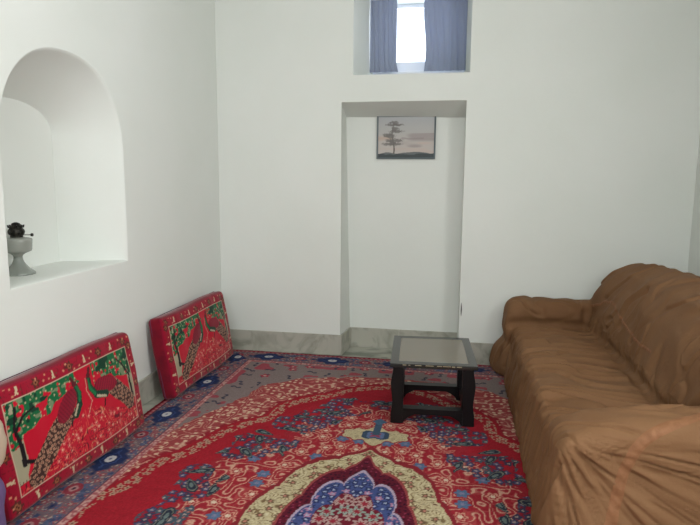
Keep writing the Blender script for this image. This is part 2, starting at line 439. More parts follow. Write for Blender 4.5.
    P.put(r3 < 1.03, (176, 156, 176)); P.put(r3 < .985, (64, 78, 132))
    d, an, idv = cells(U, VV, .042, 71)
    pr = .018 * (1 + .3 * np.cos(5 * an))
    P.put((r3 < .96) & (d < pr) & (idv < .55), (38, 46, 92)); P.put((r3 < .96) & (d < pr) & (idv > .72), (176, 122, 150)); P.put((r3 < .96) & (d < pr * .4), (160, 170, 196))
    r4 = R3 / (.60 + .10 * np.abs(np.cos(th3 * 4.5 + 1.57)))
    P.put(r4 < 1.0, (112, 18, 40))
    d, an, idv = cells(U, VV, .085, 81); pr = .036 * (1 + .35 * np.cos(7 * an))
    P.put((r4 < .98) & (d < pr), (176, 146, 140)); P.put((r4 < .98) & (d < pr) & (idv < .45), (140, 156, 146)); P.put((r4 < .98) & (d < pr * .5), (150, 30, 50))
    # --- pink arabesque band outside the red field
    drd = seg_dist(U, VV, rd); out = VV > curve(rd); dpk = seg_dist(U, VV, pk); outp = VV > curve(pk)
    s_rd = np.where(out, drd, -drd) + .016 * np.sin(seg_phase(U, VV) * 22) + wob
    s_pk = np.where(outp, dpk, -dpk) + .02 * N1(U * 12, VV * 12) + .012 * N2(U * 30, VV * 30)
    P.put(s_rd > 0, (164, 66, 68)); P.put((s_rd > 0) & (s_rd < .03), (150, 26, 42))
    band = (s_rd > .01)
    sc = np.abs(np.sin(6.0 * fbm(N1, U * 9, VV * 9 + 3)))
    P.put(band & (sc < .5), (180, 94, 90)); P.put(band & (sc < .26), (196, 132, 116)); P.put(band & (sc < .10), (212, 168, 142)); 
    d, an, idv = cells(U, VV, .05, 91); P.put(band & (d < .012) & (idv < .6), (222, 188, 158))
    # garland along the inside of the band
    gl = (s_rd > -.10) & (s_rd < -.025)
    d, an, idv = cells(U, VV, .044, 95); pr = .0155 * (1 + .3 * np.cos(5 * an))
    P.put(gl & (d < pr * 1.1), (186, 146, 122)); P.put(gl & (d < pr * .4), (120, 74, 62))
    # grey spandrel
    P.put(s_pk > 0, GR)
    gm = s_pk > .03
    P.put(gm & (N2(U * 9, VV * 9) > .55), (166, 72, 84))
    d, an, idv = cells(U, VV, .15, 97); rot = idv * 9; lx = d * np.cos(an - rot); ly = d * np.sin(an - rot)
    P.put(gm & (np.abs(ly - .012 * np.sin(lx * 70)) < .007) & (np.abs(lx) < .045), (62, 60, 78)); P.put(gm & (np.hypot((np.abs(lx) - .03) / .014, ly / .012) < 1), (72, 72, 88))
    P.put(gm & (idv > .6) & (d < .034 * (1 + .3 * np.cos(5 * an))) & (d > .0), (170, 64, 78)); P.put(gm & (idv > .6) & (d < .012), (206, 160, 150))
    # --- border
    eu = HX - U; ev = HY - VV; e = np.minimum(eu, ev)
    P.put(e < .302, (170, 96, 100))
    t = np.where(eu < ev, VV - 4.70, U)        # run along the border
    d, an, idv = cells(U * 1.0 + 3, VV, .028, 99)
    P.put((e < .298) & (e > .268) & (d < .010), (206, 160, 150)); P.put(e < .262, (86, 62, 86))
    P.put(e < .256, (118, 100, 108))
    P.put((e < .25) & (e > .045) & (N3(U * 16, VV * 16) > .25), (84, 94, 124)); P.put((e < .25) & (e > .045) & (np.abs(np.sin(7 * N1(U * 15, VV * 15))) < .18), (150, 84, 92)); P.put((e < .25) & (e > .045) & (np.abs(np.sin(7 * N2(U * 17, VV * 17))) < .10), (172, 158, 146))
    step = np.where(eu < ev, .64, .565); c = (e - .145)
    m = (e < .25) & (e > .045)
    d, an, idv = cells(U, VV, .042, 101); pr = .015 * (1 + .3 * np.cos(5 * an))
    P.put(m & (d < pr) & (idv < .35), (156, 60, 74)); P.put(m & (d < pr) & (idv > .7), (66, 76, 110)); P.put(m & (d < pr * .5) & (idv < .8), (168, 152, 140))
    ph = np.abs(((t / step + .5) % 1) - .5) * step   # distance from lozenge centre
    ph2 = step / 2 - ph
    P.put(m & (np.hypot(ph2 / .052, c / .042) < 1), (150, 52, 68)); P.put(m & (np.hypot(ph2 / .026, c / .022) < 1), (180, 132, 130)); P.put(m & (np.hypot(ph2 / .012, c / .01) < 1), (66, 40, 60))
    dia = ph / .165 + np.abs(c) / .095 + .10 * np.cos(ph * 90)
    P.put(m & (dia < 1.12), (74, 74, 100)); P.put(m & (dia < 1.0), (38, 50, 92)); P.put(m & (dia < .62) & (dia > .52), (52, 74, 128))
    P.put(m & (np.hypot(ph / .038, c / .028) < 1), (198, 196, 196)); P.put(m & (np.hypot(ph / .012, c / .009) < 1), (110, 110, 140))
    P.put(e < .05, (84, 60, 80)); P.put(e < .044, (172, 60, 76)); P.put(e < .022, (124, 16, 36)); P.put((e < .042) & (e > .024) & ((np.abs(t) % .04) < .018), (190, 120, 120))
    sp = rng.random(X.shape)[..., None]; P.c *= (.66 + .29 * sp); P.c = P.c * .93 + .07 * P.c.mean(-1, keepdims=True) + .004
    return P.c
def seg_phase(U, VV): return np.arctan2(VV - 2.0, U + .3)
cols = carpet_paint(XX, YY)
ny, nx = XX.shape
zt = .010 + .0012 * N3(XX * 60, YY * 60) + .0015 * N2(XX * 4, YY * 4)
verts = np.stack([XX, YY, zt], -1).reshape(-1, 3)
idx = np.arange(ny * nx).reshape(ny, nx)
quads = np.stack([idx[:-1, :-1], idx[:-1, 1:], idx[1:, 1:], idx[1:, :-1]], -1).reshape(-1, 4)
loop = np.concatenate([idx[0, :], idx[1:, -1], idx[-1, -2::-1], idx[-2:0:-1, 0]])
lower = verts[loop].copy(); lower[:, 2] = .0005
lo_idx = ny * nx + np.arange(len(loop)); nxt = np.roll(np.arange(len(loop)), -1)
sideq = np.stack([loop, lo_idx, lo_idx[nxt], loop[nxt]], -1)
allv = np.concatenate([verts, lower]); allq = np.concatenate([quads, sideq])
def fast_mesh(name, v, q, material, parent=None):
    me = bpy.data.meshes.new(name)
    me.vertices.add(len(v)); me.vertices.foreach_set('co', v.astype(np.float32).ravel())
    me.loops.add(q.size); me.loops.foreach_set('vertex_index', q.astype(np.int32).ravel())
    me.polygons.add(len(q)); me.polygons.foreach_set('loop_start', np.arange(0, q.size, 4, dtype=np.int32)); me.polygons.foreach_set('loop_total', np.full(len(q), 4, np.int32))
    me.update(calc_edges=True); me.validate()
    me.polygons.foreach_set('use_smooth', np.ones(len(me.polygons), bool))
    me.materials.append(material)
    o = bpy.data.objects.new(name, me); COL.objects.link(o)
    if parent: o.parent = parent
    return o
carpet = fast_mesh('patterned_carpet', allv, allq, M_carpet)
set_colors(carpet.data, np.concatenate([cols.reshape(-1, 3), np.tile(lin(120, 20, 40), (len(loop), 1))]))
tag(carpet, 'large red floral medallion carpet with blue lozenge border covering the floor', 'carpet')

# ------------------------------------------------------------------ floor cushions
CL, CH, CT = 1.07, .60, .105
def cushion_paint(s, t):
    """s along the length 0..CL (image left to right), t up 0..CH"""
    P = Paint(s.shape, (158, 16, 44))
    e = np.minimum(np.minimum(s, CL - s), np.minimum(t, CH - t))
    # border band
    run = np.where(np.minimum(s, CL - s) < np.minimum(t, CH - t), t, s)
    P.put(np.abs(np.sin(6 * fbm(N2, s * 14, t * 14))) < .14, (118, 20, 34)); 
    c = e - .047
    ph = ((run / .115) % 1 - .5) * .115; k = np.floor(run / .115) % 2
    f1 = np.hypot(ph, c); an = np.arctan2(c, ph)
    P.put((k == 0) & (f1 < .024 * (1 + .25 * np.cos(6 * an))), (92, 38, 34)); P.put((k == 0) & (f1 < .013), (150, 90, 60)); P.put((k == 0) & (f1 < .005), (60, 20, 20))
    P.put((k == 1) & (np.abs(np.abs(ph + .004) - .30 * (c + .004)) < .0045) & (c > -.004) & (c < .018), (206, 184, 150)); P.put((k == 1) & (np.abs(ph) < .005) & (c < 0) & (c > -.020), (206, 184, 150)); P.put((k == 1) & (np.hypot(ph - .02, c) < .006), (120, 60, 50))
    d, a_, idv = cells(s, t, .04, 7); P.put((e > .02) & (d < .006) & (idv < .5), (206, 140, 110)); 
    P.put(e < .018, (140, 14, 44))
    P.put((e > .078) & (e < .083), (206, 184, 160))
    inn = e >= .083
    P.put(inn, (198, 12, 44))
    a = (s - .083) / (CL - .166); b = (t - .083) / (CH - .166)
    Wp, Hp = CL - .166, CH - .166
    x, y = a * Wp, b * Hp
    def E(cx, cy, rx, ry, rot=0):
        dx, dy = x - cx * Wp, y - cy * Hp; c_, s_ = math.cos(rot), math.sin(rot)
        return np.hypot((dx * c_ + dy * s_) / rx, (-dx * s_ + dy * c_) / ry)
    def L(pts, w0, w1=None): 
        if w1 is None: w1 = w0
        m = np.zeros(x.shape, bool); n = len(pts) - 1
        for i in range(n):
            w = w0 + (w1 - w0) * (i + .5) / n
            m |= seg_dist(x, y, [(pts[i][0] * Wp, pts[i][1] * Hp), (pts[i + 1][0] * Wp, pts[i + 1][1] * Hp)]) < w
        return m & inn
    n = .012 * N1(s * 60, t * 60)
    # pale side grounds
    P.put(inn & ((a < .085 + .03 * N1(t * 14, s * 3)) & (b > .12)), (168, 162, 134)); P.put(inn & (a > .95) & (b > .3), (168, 162, 134))
    # lower red garden
    gmask = inn & (b < .42 - .9 * np.abs(a - .56) + .1)
    P.put(gmask, (196, 24, 48))
    d, a_, idv = cells(s, t, .038, 17)
    P.put(gmask & (np.abs(np.sin(9 * N2(s * 26, t * 9))) < .20), (220, 78, 72)); P.put(gmask & (np.abs(np.sin(8 * N3(s * 18 + t * 6, t * 7))) < .10), (214, 130, 96)); P.put(gmask & (d < .011 * (1 + .4 * np.cos(5 * a_))) & (idv < .45), (216, 104, 100)); P.put(gmask & (d < .004) & (idv < .6), (226, 186, 150)); P.put(gmask & (np.abs(np.sin(8 * N1(s * 24, t * 16))) < .12), (130, 16, 36))
    P.put(inn & (b < .2 + .04 * N1(s * 20, 0 * s)) & (np.abs(np.sin(8 * N1(s * 26, t * 18))) < .25), (110, 18, 34)); 
    # foliage
    d, a_, idv = cells(s, t, .036, 27)
    fo1 = inn & (b > .70 + .13 * np.clip((a - .1) / .4, 0, 1) - .22 * np.exp(-(a / .14) ** 2) + .09 * N3(s * 18, t * 18)) & (a < .50 + .05 * N2(t * 20, s * 20))
    fo2 = inn & (b > .76 - .16 * np.clip((a - .85) / .15, 0, 1) + .09 * N3(s * 18, t * 18)) & (a > .64)
    for fo in (fo1, fo2):
        P.put(fo & (N2(s * 34, t * 34) > -.62), (18, 104, 60)); P.put(fo & (N3(s * 40, t * 40) > .30), (120, 140, 104)); P.put(fo & (N1(s * 34, t * 34) > .42), (200, 14, 46)); P.put(fo & (d < .005), (188, 180, 140))
        P.put(fo & (N1(s * 30 + 9, t * 30) < -.55), (8, 60, 40))
    # trees
    P.put(L([(.055, .30), (.06, .5), (.04, .72), (.06, .92)], .013, .006), (26, 18, 22)); P.put(L([(.05, .68), (.10, .80), (.18, .84)], .008, .004), (26, 18, 22)); P.put(L([(.055, .33), (.12, .27)], .014, .006), (26, 18, 22))
    P.put(L([(.975, .28), (.965, .55), (.985, .8)], .010, .006), (30, 18, 22)); P.put(L([(.97, .62), (.92, .82), (.88, .9)], .007, .004), (30, 18, 22)); P.put(L([(.97, .3), (.94, .26)], .012), (30, 18, 22))
    # peacock with long tail falling to the left
    def tail(pts, w0, w1):
        m = L(pts, w0, w1); P.put(m, (66, 40, 36))
        dd, aa, ii = cells(s + .3 * t, t, .021, 33)
        P.put(m & (dd < .0078) & (dd > .0035), (176, 138, 112)); P.put(m & (dd < .0025), (140, 30, 40))
    tail([(.40, .56), (.33, .47), (.27, .38), (.21, .28), (.15, .18), (.11, .09)], .056, .046)
    body = E(.405, .655, .095, .052, .72); P.put(inn & (body < 1), (142, 18, 44)); P.put(inn & (body < 1) & (np.sin(s * 300 + t * 200) > .5), (112, 14, 38))
    P.put(L([(.485, .84), (.51, .72), (.50, .60), (.46, .50)], .013, .024), (24, 60, 44)); P.put(L([(.492, .82), (.515, .72), (.505, .64)], .006, .010), (22, 116, 66))
    P.put(L([(.485, .60), (.45, .50)], .0065), (190, 178, 150)); P.put(inn & (E(.480, .86, .017, .014) < 1), (92, 22, 34)); P.put(L([(.477, .88), (.463, .94)], .006, .013), (90, 30, 36)); P.put(L([(.425, .48), (.41, .40)], .005), (40, 20, 20))
    # facing peacock, tail to the right
    tail([(.79, .60), (.84, .50), (.89, .40), (.935, .28)], .052, .044)
    body = E(.735, .67, .092, .045, -.22); P.put(inn & (body < 1), (150, 18, 46)); P.put(inn & (body < 1) & (np.sin(s * 300 - t * 200) > .5), (118, 14, 40))
    P.put(L([(.60, .85), (.605, .72), (.64, .60), (.72, .555)], .012, .022), (24, 60, 44)); P.put(L([(.597, .83), (.60, .72), (.63, .62)], .005, .009), (22, 116, 66))
    P.put(L([(.645, .58), (.71, .53)], .0065), (190, 178, 150)); P.put(inn & (E(.603, .875, .016, .014) < 1), (92, 22, 34)); P.put(L([(.607, .89), (.618, .95)], .006, .013), (90, 30, 36)); P.put(L([(.70, .5), (.69, .42)], .005), (40, 20, 20))
    P.c *= .87
    P.put(L([(.575, .86), (.572, .70), (.60, .56), (.56, .44)], .0024), (196, 150, 130)) 
    return P.c

def make_cushion():
    r = .034; st = .0045
    nu, nv, nw = int(CL / st), int(CH / st), 14
    inner = np.array([CL / 2 - r, CH / 2 - r, CT / 2 - r])
    def face(a, b, na, nb, axis, sgn):
        g = np.meshgrid(np.linspace(-1, 1, na), np.linspace(-1, 1, nb))
        p = np.zeros((nb, na, 3)); half = np.array([CL / 2, CH / 2, CT / 2])
        p[..., a] = g[0] * half[a]; p[..., b] = g[1] * half[b]; p[..., axis] = sgn * half[axis]
        q = np.clip(p, -inner, inner); dlt = p - q; l = np.linalg.norm(dlt, axis=-1, keepdims=True); l[l == 0] = 1
        p = q + dlt / l * r
        su, sv = p[..., 0] / (CL / 2), p[..., 1] / (CH / 2)
        plump = (1 - su ** 4) * (1 - sv ** 4)
        p[..., 2] += np.sign(p[..., 2]) * plump * .016 * np.clip(np.abs(p[..., 2]) / (CT / 2), 0, 1)
        p[..., 2] += .006 * N1(p[..., 0] * 5 + 9, p[..., 1] * 5) + .003 * N2(p[..., 0] * 13, p[..., 1] * 13)
        # soft slumping outline
        p[..., 1] += .006 * np.sin(p[..., 0] * 7) * sv; p[..., 0] += .005 * np.sin(p[..., 1] * 9 + 1) * su
        i = np.arange(na * nb).reshape(nb, na)
        q4 = np.stack([i[:-1, :-1], i[:-1, 1:], i[1:, 1:], i[1:, :-1]], -1).reshape(-1, 4)
        # orient outwards
        ctr = p.reshape(-1, 3)[q4[len(q4) // 2]]; nrm = np.cross(ctr[1] - ctr[0], ctr[2] - ctr[0])
        if nrm[axis] * sgn < 0: q4 = q4[:, ::-1]
        return p.reshape(-1, 3), q4, g
    v, q, g = face(0, 1, nu, nv, 2, 1)
    col = cushion_paint((g[0] + 1) / 2 * CL, (g[1] + 1) / 2 * CH)
    V, Q, off = [], [], 0
    for args in ((0, 1, nu // 3, nv // 3, 2, -1), (0, 2, nu // 3, nw, 1, 1), (0, 2, nu // 3, nw, 1, -1), (1, 2, nv // 3, nw, 0, 1), (1, 2, nv // 3, nw, 0, -1)):
        v2, q2, _ = face(*args); V.append(v2); Q.append(q2 + off); off += len(v2)
    return (v, q, col), (np.concatenate(V), np.concatenate(Q))
front, gus = make_cushion()
def local_to_cushion(v):     # local x = into wall direction: length -> y, height -> z, thickness -> +x
    return np.stack([v[:, 2] + CT / 2, v[:, 0], v[:, 1] + CH / 2], -1)
cu = thing('floor_cushion', (0, 0, 0), 'large red peacock-print floor cushion at the left edge, below the arched niche', 'floor cushion', group='red peacock floor cushions')
fp = fast_mesh('front_panel', local_to_cushion(front[0]), front[1], M_plush, cu); set_colors(fp.data, front[2])
gp = fast_mesh('gusset', local_to_cushion(gus[0]), gus[1], M_gusset, cu); gp['label'] = 'plain dark red sides and back'
# seam piping round the back edge
bm = bmesh.new(); 
def rr(n, L_, H_, rad):
    pts = []
    for cx, cy, a0 in ((L_/2-rad, H_/2-rad, 0), (-L_/2+rad, H_/2-rad, 90), (-L_/2+rad, -H_/2+rad, 180), (L_/2-rad, -H_/2+rad, 270)):
        for i in range(n + 1):
            a = math.radians(a0 + 90 * i / n); pts.append((cx + rad * math.cos(a), cy + rad * math.sin(a)))
    return pts
pts = rr(6, CL - .002, CH - .002, .036); rings = []
for k, (a, b) in enumerate(pts):
    ctr = Vector((.030, a, b + CH / 2)); nx_ = Vector((0, a, b)).normalized()
    rings.append([bm.verts.new(ctr + nx_ * .004 * math.cos(t) + Vector((1, 0, 0)) * .004 * math.sin(t)) for t in [2 * math.pi * i / 8 for i in range(8)]])
for a, b in zip(rings, rings[1:] + rings[:1]):
    for i in range(8): bm.faces.new((a[i], a[(i + 1) % 8], b[(i + 1) % 8], b[i]))
pp = bm_obj('piping', bm, mat('plum_piping', (96, 30, 60), .7), cu, True)
def lean(o, yc, xb, tilt, rz, sc=(1, 1, 1)):
    o.location = (xb, yc, .014); o.rotation_euler = (0, -tilt, rz); o.scale = sc
c2 = cu.copy(); COL.objects.link(c2)
for ch in (fp, gp, pp):
    c = ch.copy(); COL.objects.link(c); c.parent = c2
c2['label'] = 'red peacock-print floor cushion leaning on the left wall, nearest the back corner'
cu['label'] = 'large red peacock-print floor cushion leaning on the left wall, nearest the camera'
lean(cu, 2.655, -1.975, .165, -math.radians(1.5), (1, 1.045, 1)); lean(c2, 4.15, -1.968, .175, -math.radians(.6), (1, 1.01, .96))

# cloth bundle peeping in at the left edge
ct = thing('rolled_bedding', (-1.90, 1.80, .012), 'beige and purple cloth bundle cut off by the left picture edge', 'bedding')
def soft_block(name, dims, off, m, seed):
    bm = bmesh.new(); bmesh.ops.create_cube(bm, size=1); bmesh.ops.subdivide_edges(bm, edges=bm.edges, cuts=10, use_grid_fill=True)
    for v in bm.verts:
        p = v.co.copy(); s_ = Vector((math.copysign(abs(p.x * 2) ** .9, p.x), math.copysign(abs(p.y * 2) ** .9, p.y), math.copysign(abs(p.z * 2) ** .9, p.z)))
        l = (abs(s_.x) ** 6 + abs(s_.y) ** 6 + abs(s_.z) ** 6) ** (1 / 6); s_ = s_ / l * max(abs(s_.x), abs(s_.y), abs(s_.z))
        w = float(N1(np.array([p.x * 4 + seed]), np.array([p.y * 4]), p.z * 4 + 3)[0]) * .006
        v.co = Vector((off[0] + s_.x * dims[0] / 2 + w, off[1] + s_.y * dims[1] / 2 + w, off[2] + s_.z * dims[2] / 2 + w * .5))
    return bm_obj(name, bm, m, ct, True)
soft_block('lower_fold', (.205, .40, .33), (.0, .008, .172), M_cloth_p, 1)['label'] = 'purple lower fold'
soft_block('upper_fold', (.21, .41, .22), (.0, .03, .455), M_cloth_b, 5)['label'] = 'beige upper fold'

# ------------------------------------------------------------------ small table
tb = thing('side_table', (-.140, 3.855, .012), 'low black wooden side table with a smoked glass top standing on the carpet', 'table', rz=math.radians(4.0))
TXh, Ty0, Ty1, TH = .262, -.27, .245, .41
# legs with a wavy outer profile
def leg(sx, y0, y1):
    bm = bmesh.new(); prof = []
    zs = [0, .02, .05, .075, .10, .14, .18, .22, .26, .30, .335, .36, .385]
    ou = [0, 0, 0, .002, .006, .010, .006, .001, -.002, .003, .010, .012, .002]
    rings = []
    for z, o_ in zip(zs, ou):
        xo = sx * (TXh - o_); xi = sx * (TXh - .078)
        rings.append([(min(xo, xi), y0, z), (max(xo, xi), y0, z), (max(xo, xi), y1, z), (min(xo, xi), y1, z)])
    V = loft(bm, rings); bm.faces.new(V[0][::-1]); bm.faces.new(V[-1])
    bmesh.ops.recalc_face_normals(bm, faces=bm.faces)
    bmesh.ops.bevel(bm, geom=[e for e in bm.edges if abs(e.verts[0].co.z - e.verts[1].co.z) > .01], offset=.005, segments=2, affect='EDGES')
    return bm_obj('leg', bm, M_black, tb, False)
for sx in (-1, 1):
    leg(sx, Ty0, Ty0 + .075); leg(sx, Ty1 - .075, Ty1)
# bottom rails with arched feet
def rail(axis, p0, p1, c0, c1):
    bm = bmesh.new(); n = 24; top = .098; prof = []
    for i in range(n + 1):
        t = i / n; w = p0 + (p1 - p0) * t; dd = min(t, 1 - t)
        zb = 0 if dd < .001 else .004 + .056 * min(1, (dd / .20)) ** .6
        prof.append((w, zb))
    rings = []
    for w, zb in prof:
        if axis == 'x': rings.append([(w, c0, zb), (w, c1, zb), (w, c1, top), (w, c0, top)])
        else: rings.append([(c0, w, zb), (c1, w, zb), (c1, w, top), (c0, w, top)])
    V = loft(bm, rings); bm.faces.new(V[0]); bm.faces.new(V[-1])
    return bm_obj('bottom_rail', bm, M_black, tb)
xi = TXh - .077
rail('x', -xi, xi, Ty0 + .006, Ty0 + .069); rail('x', -xi, xi, Ty1 - .069, Ty1 - .006)
rail('y', Ty0 + .074, Ty1 - .074, -TXh + .012, -TXh + .066); rail('y', Ty0 + .074, Ty1 - .074, TXh - .066, TXh - .012)
# top: frame of four mitred boards and the glass
bm = bmesh.new()
tx, ty0, ty1, fw = .268, -.325, .335, .052
o4 = [(-tx, ty0), (tx, ty0), (tx, ty1), (-tx, ty1)]; i4 = [(-tx + fw, ty0 + fw), (tx - fw, ty0 + fw), (tx - fw, ty1 - fw), (-tx + fw, ty1 - fw)]
z0, z1 = .385, TH
def ring4(pts, z): return [(x, y, z) for x, y in pts]
V = loft(bm, [ring4(o4, z0), ring4(o4, z1 - .004), ring4([(x * .993, y - math.copysign(.003, y)) for x, y in o4], z1), ring4(i4, z1), ring4(i4, z0)])
for k in range(4): bm.faces.new((V[-1][k], V[-1][(k + 1) % 4], V[0][(k + 1) % 4], V[0][k]))
M_tframe = mat('black_lacquer', (38, 38, 35), .2, spec=.6)
bm_obj('top_frame', bm, M_tframe, tb)
bm = bmesh.new(); box(bm, -tx + fw + .0005, tx - fw - .0005, ty0 + fw + .0005, ty1 - fw - .0005, z1 - .010, z1 - .0015)
g = bm_obj('glass_panel', bm, M_smoke, tb); g['label'] = 'smoked glass insert'
bm = bmesh.new(); box(bm, -tx + .03, tx - .03, ty0 + .03, ty1 - .03, z0 - .012, z0 - .0005, bevel=.002, seg=1)
bm_obj('under_panel', bm, M_black, tb)
# chipped pale flecks along the front edge of the top
bm = bmesh.new(); random.seed(5)
bm.free(); M_worn = mat('worn_bare_wood', (150, 140, 112), .7)
for (a, w) in ((-.19, .022), (-.155, .012), (-.115, .04), (-.05, .05), (.02, .03), (.055, .05), (.11, .02), (.14, .03)):
    bm = bmesh.new(); box(bm, a, a + w, ty0 - .0008, ty0 + .003, z1 - .011 + random.uniform(-.001, .001), z1 - .006, bevel=.0006, seg=1)
    bm_obj('worn_fleck', bm, M_worn, tb)['label'] = 'pale chipped fleck'

# ------------------------------------------------------------------ oil lamp
lp = thing('oil_lamp', (-2.345, 2.80, 1.0195), 'grey glass oil lamp with dark burner standing in the arched niche', 'oil lamp')
S = 1.0
foot = [(.086, 0), (.088, .006), (.084, .014), (.074, .022), (.058, .034), (.044, .050), (.032, .068), (.026, .084), (.024, .098)]
bm = bmesh.new(); lathe(bm, foot, 64, ripple=lambda z, a: (.035 * math.cos(a * 14) if z < .012 else .02 * math.cos(a * 14) * max(0, 1 - z / .09)))
bm_obj('foot', bm, M_lampfoot, lp, True)
bm = bmesh.new(); lathe(bm, [(.024, .098), (.027, .108), (.040, .118), (.060, .126), (.074, .132), (.0775, .140), (.080, .17), (.082, .194), (.080, .200), (.060, .206), (.036, .210)], 64)
bm_obj('font', bm, M_lampglass, lp, True)
bm = bmesh.new(); lathe(bm, [(.030, .209), (.032, .214), (.029, .220), (.036, .226), (.040, .238), (.038, .250), (.032, .256), (.030, .262), (.036, .264), (.034, .268), (.022, .274), (.020, .286), (.008, .292)], 40,
                        ripple=lambda z, a: (.06 * math.cos(a * 12) if .222 < z < .27 else 0))
b = bm_obj('burner', bm, M_metal_d, lp, True); b.scale = (1.12, 1.12, 1.0); b.location = (0, 0, 0)
bm = bmesh.new(); 
for k in range(8):
    a = 2 * math.pi * k / 8; p0 = Vector((.034 * math.cos(a), .034 * math.sin(a), .262)); cyl(bm, p0, p0 + Vector((.003 * math.cos(a), .003 * math.sin(a), .016)), .004, 8)
bm_obj('chimney_prong', bm, M_metal_d, b)
bm = bmesh.new(); ka = math.radians(10); kd = Vector((math.cos(ka), math.sin(ka), 0))
cyl(bm, kd * .03 + Vector((0, 0, .222)), kd * .082 + Vector((0, 0, .223)), .0022, 8); cyl(bm, kd * .078 + Vector((0, 0, .223)), kd * .086 + Vector((0, 0, .223)), .009, 16)
bm_obj('wick_knob', bm, M_metal_d, b)

lp.scale = (.92, .92, .97)
# ------------------------------------------------------------------ picture
pc = thing('framed_picture', (-.4715, RY - .013, 1.723), 'small dark-framed landscape with a lone tree, hanging in the recess', 'picture')
pw, ph_ = .514, .376
bm = bmesh.new(); fw = .014
o4 = [(-pw/2, 0), (pw/2, 0), (pw/2, ph_), (-pw/2, ph_)]; i4 = [(-pw/2+fw, fw), (pw/2-fw, fw), (pw/2-fw, ph_-fw), (-pw/2+fw, ph_-fw)]
V = loft(bm, [[(x, .011, z) for x, z in o4], [(x, -.007, z) for x, z in o4], [(x, -.009, z) for x, z in [(a * .985, .188 + (b - .188) * .985) for a, b in o4]], [(x, -.004, z) for x, z in i4], [(x, .011, z) for x, z in i4]])
for k in range(4): bm.faces.new((V[-1][k], V[-1][(k + 1) % 4], V[0][(k + 1) % 4], V[0][k]))
bm_obj('picture_frame', bm, M_frame_d, pc)
gx, gz = np.meshgrid(np.linspace(0, 1, 220), np.linspace(0, 1, 160))
def pic_paint(x, z):
    P = Paint(x.shape, (178, 178, 176))
    P.put(sst(.75, .30, z), (190, 182, 176), .9); P.put(sst(.7, 1.0, z), (170, 172, 176), .7)
    P.put(sst(.25, .9, N1(x * 3, z * 11)) * (z < .6) * (z > .2), (158, 148, 146), .8); P.put(sst(.3, .9, N2(x * 2.5 + 1, z * 14)) * (z < .5), (194, 176, 166), .7)
    P.put(sst(.09, .0, np.abs(z - .47 - .03 * N1(x * 7, z * 0))) * (x < .25), (190, 166, 150), .8)
    P.put(sst(.035, .0, np.abs(z - .46 + .02 * N1(x * 9, 0 * z))) * (x > .42) * (x < .82), (150, 140, 140), .8)
    P.put(z < .115 + .03 * N3(x * 6, 0 * x) + .02 * np.exp(-((x - .7) / .12) ** 2), (104, 110, 110)); P.put((z < .09 + .02 * N1(x * 14, 0 * x)), (66, 74, 76))
    cxs = lambda z_: .27 + .02 * np.sin(z_ * 8)
    P.put((np.abs(x - cxs(z)) < .014 - .008 * z) & (z > .1) & (z < .86), (104, 98, 94))
    for (cx, cz, rx, rz) in ((.28, .86, .06, .022), (.25, .80, .09, .018), (.35, .80, .07, .016), (.30, .70, .05, .035), (.32, .64, .09, .022), (.18, .56, .075, .025), (.22, .52, .07, .03), (.33, .42, .08, .025), (.22, .41, .06, .03), (.18, .33, .08, .022), (.32, .33, .08, .02), (.25, .37, .05, .04)):
        P.put(sst(1.5, .7, np.hypot((x - cx) / rx / 1.15, (z - cz) / rz / 1.5) + .45 * N2(x * 45, z * 45)), (112, 108, 105), .85)
    return P.c
i = np.arange(220 * 160).reshape(160, 220)
v = np.stack([(gx - .5) * (pw - 2 * fw + .002), np.full_like(gx, 0.0), fw - .001 + gz * (ph_ - 2 * fw + .002)], -1).reshape(-1, 3)
o = fast_mesh('painting', v, np.stack([i[:-1, :-1], i[:-1, 1:], i[1:, 1:], i[1:, :-1]], -1).reshape(-1, 4), M_print, pc)
set_colors(o.data, pic_paint(gx, gz)); o['label'] = 'hazy landscape with tall tree'
bm = bmesh.new(); box(bm, -pw/2 + fw + .001, pw/2 - fw - .001, .001, .009, fw + .001, ph_ - fw - .001); bm_obj('backing_board', bm, M_frame_d, pc)

# ------------------------------------------------------------------ sofa with loose brown cover
sofa = thing('covered_sofa', (1.05, 3.6, 0), 'long sofa under a wrinkled brown fabric cover against the right wall', 'sofa')
SOX, SOY, SOZ = 1.05, 3.6, 0
bm = bmesh.new()
def solid(rings):
    V = loft(bm, rings); bm.faces.new(V[0][::-1]); bm.faces.new(V[-1])
def yz_ring(x, y0, y1, z0, z1, r=.05, n=5):
    pts = []
    for cy, cz, a0 in ((y1-r, z1-r, 0), (y0+r, z1-r, 90), (y0+r, z0+r, 180), (y1-r, z0+r, 270)):
        for k in range(n + 1):
            a = math.radians(a0 + 90 * k / n); pts.append((x, cy + r * math.cos(a), cz + r * math.sin(a)))
    return pts
# seat block
solid([yz_ring(x, 2.42, 4.80, .0, z1) for x, z1 in ((.44, .39), (.47, .435), (.60, .455), (.9, .445), (1.4, .44))])
# far arm and near arm, rising towards the back
solid([yz_ring(x, 4.60, 4.86, .0, z1, .09) for x, z1 in ((.395, .50), (.41, .575), (.46, .615), (.55, .63), (.9, .63), (1.5, .66))])
solid([yz_ring(x, y0, 2.62, .0, z1, r) for x, y0, z1, r in ((.42, 2.36, .48, .05), (.46, 2.34, .535, .07), (.60, 2.33, .59, .08), (.80, 2.33, .625, .09), (1.0, 2.33, .64, .09), (1.5, 2.33, .66, .09))])
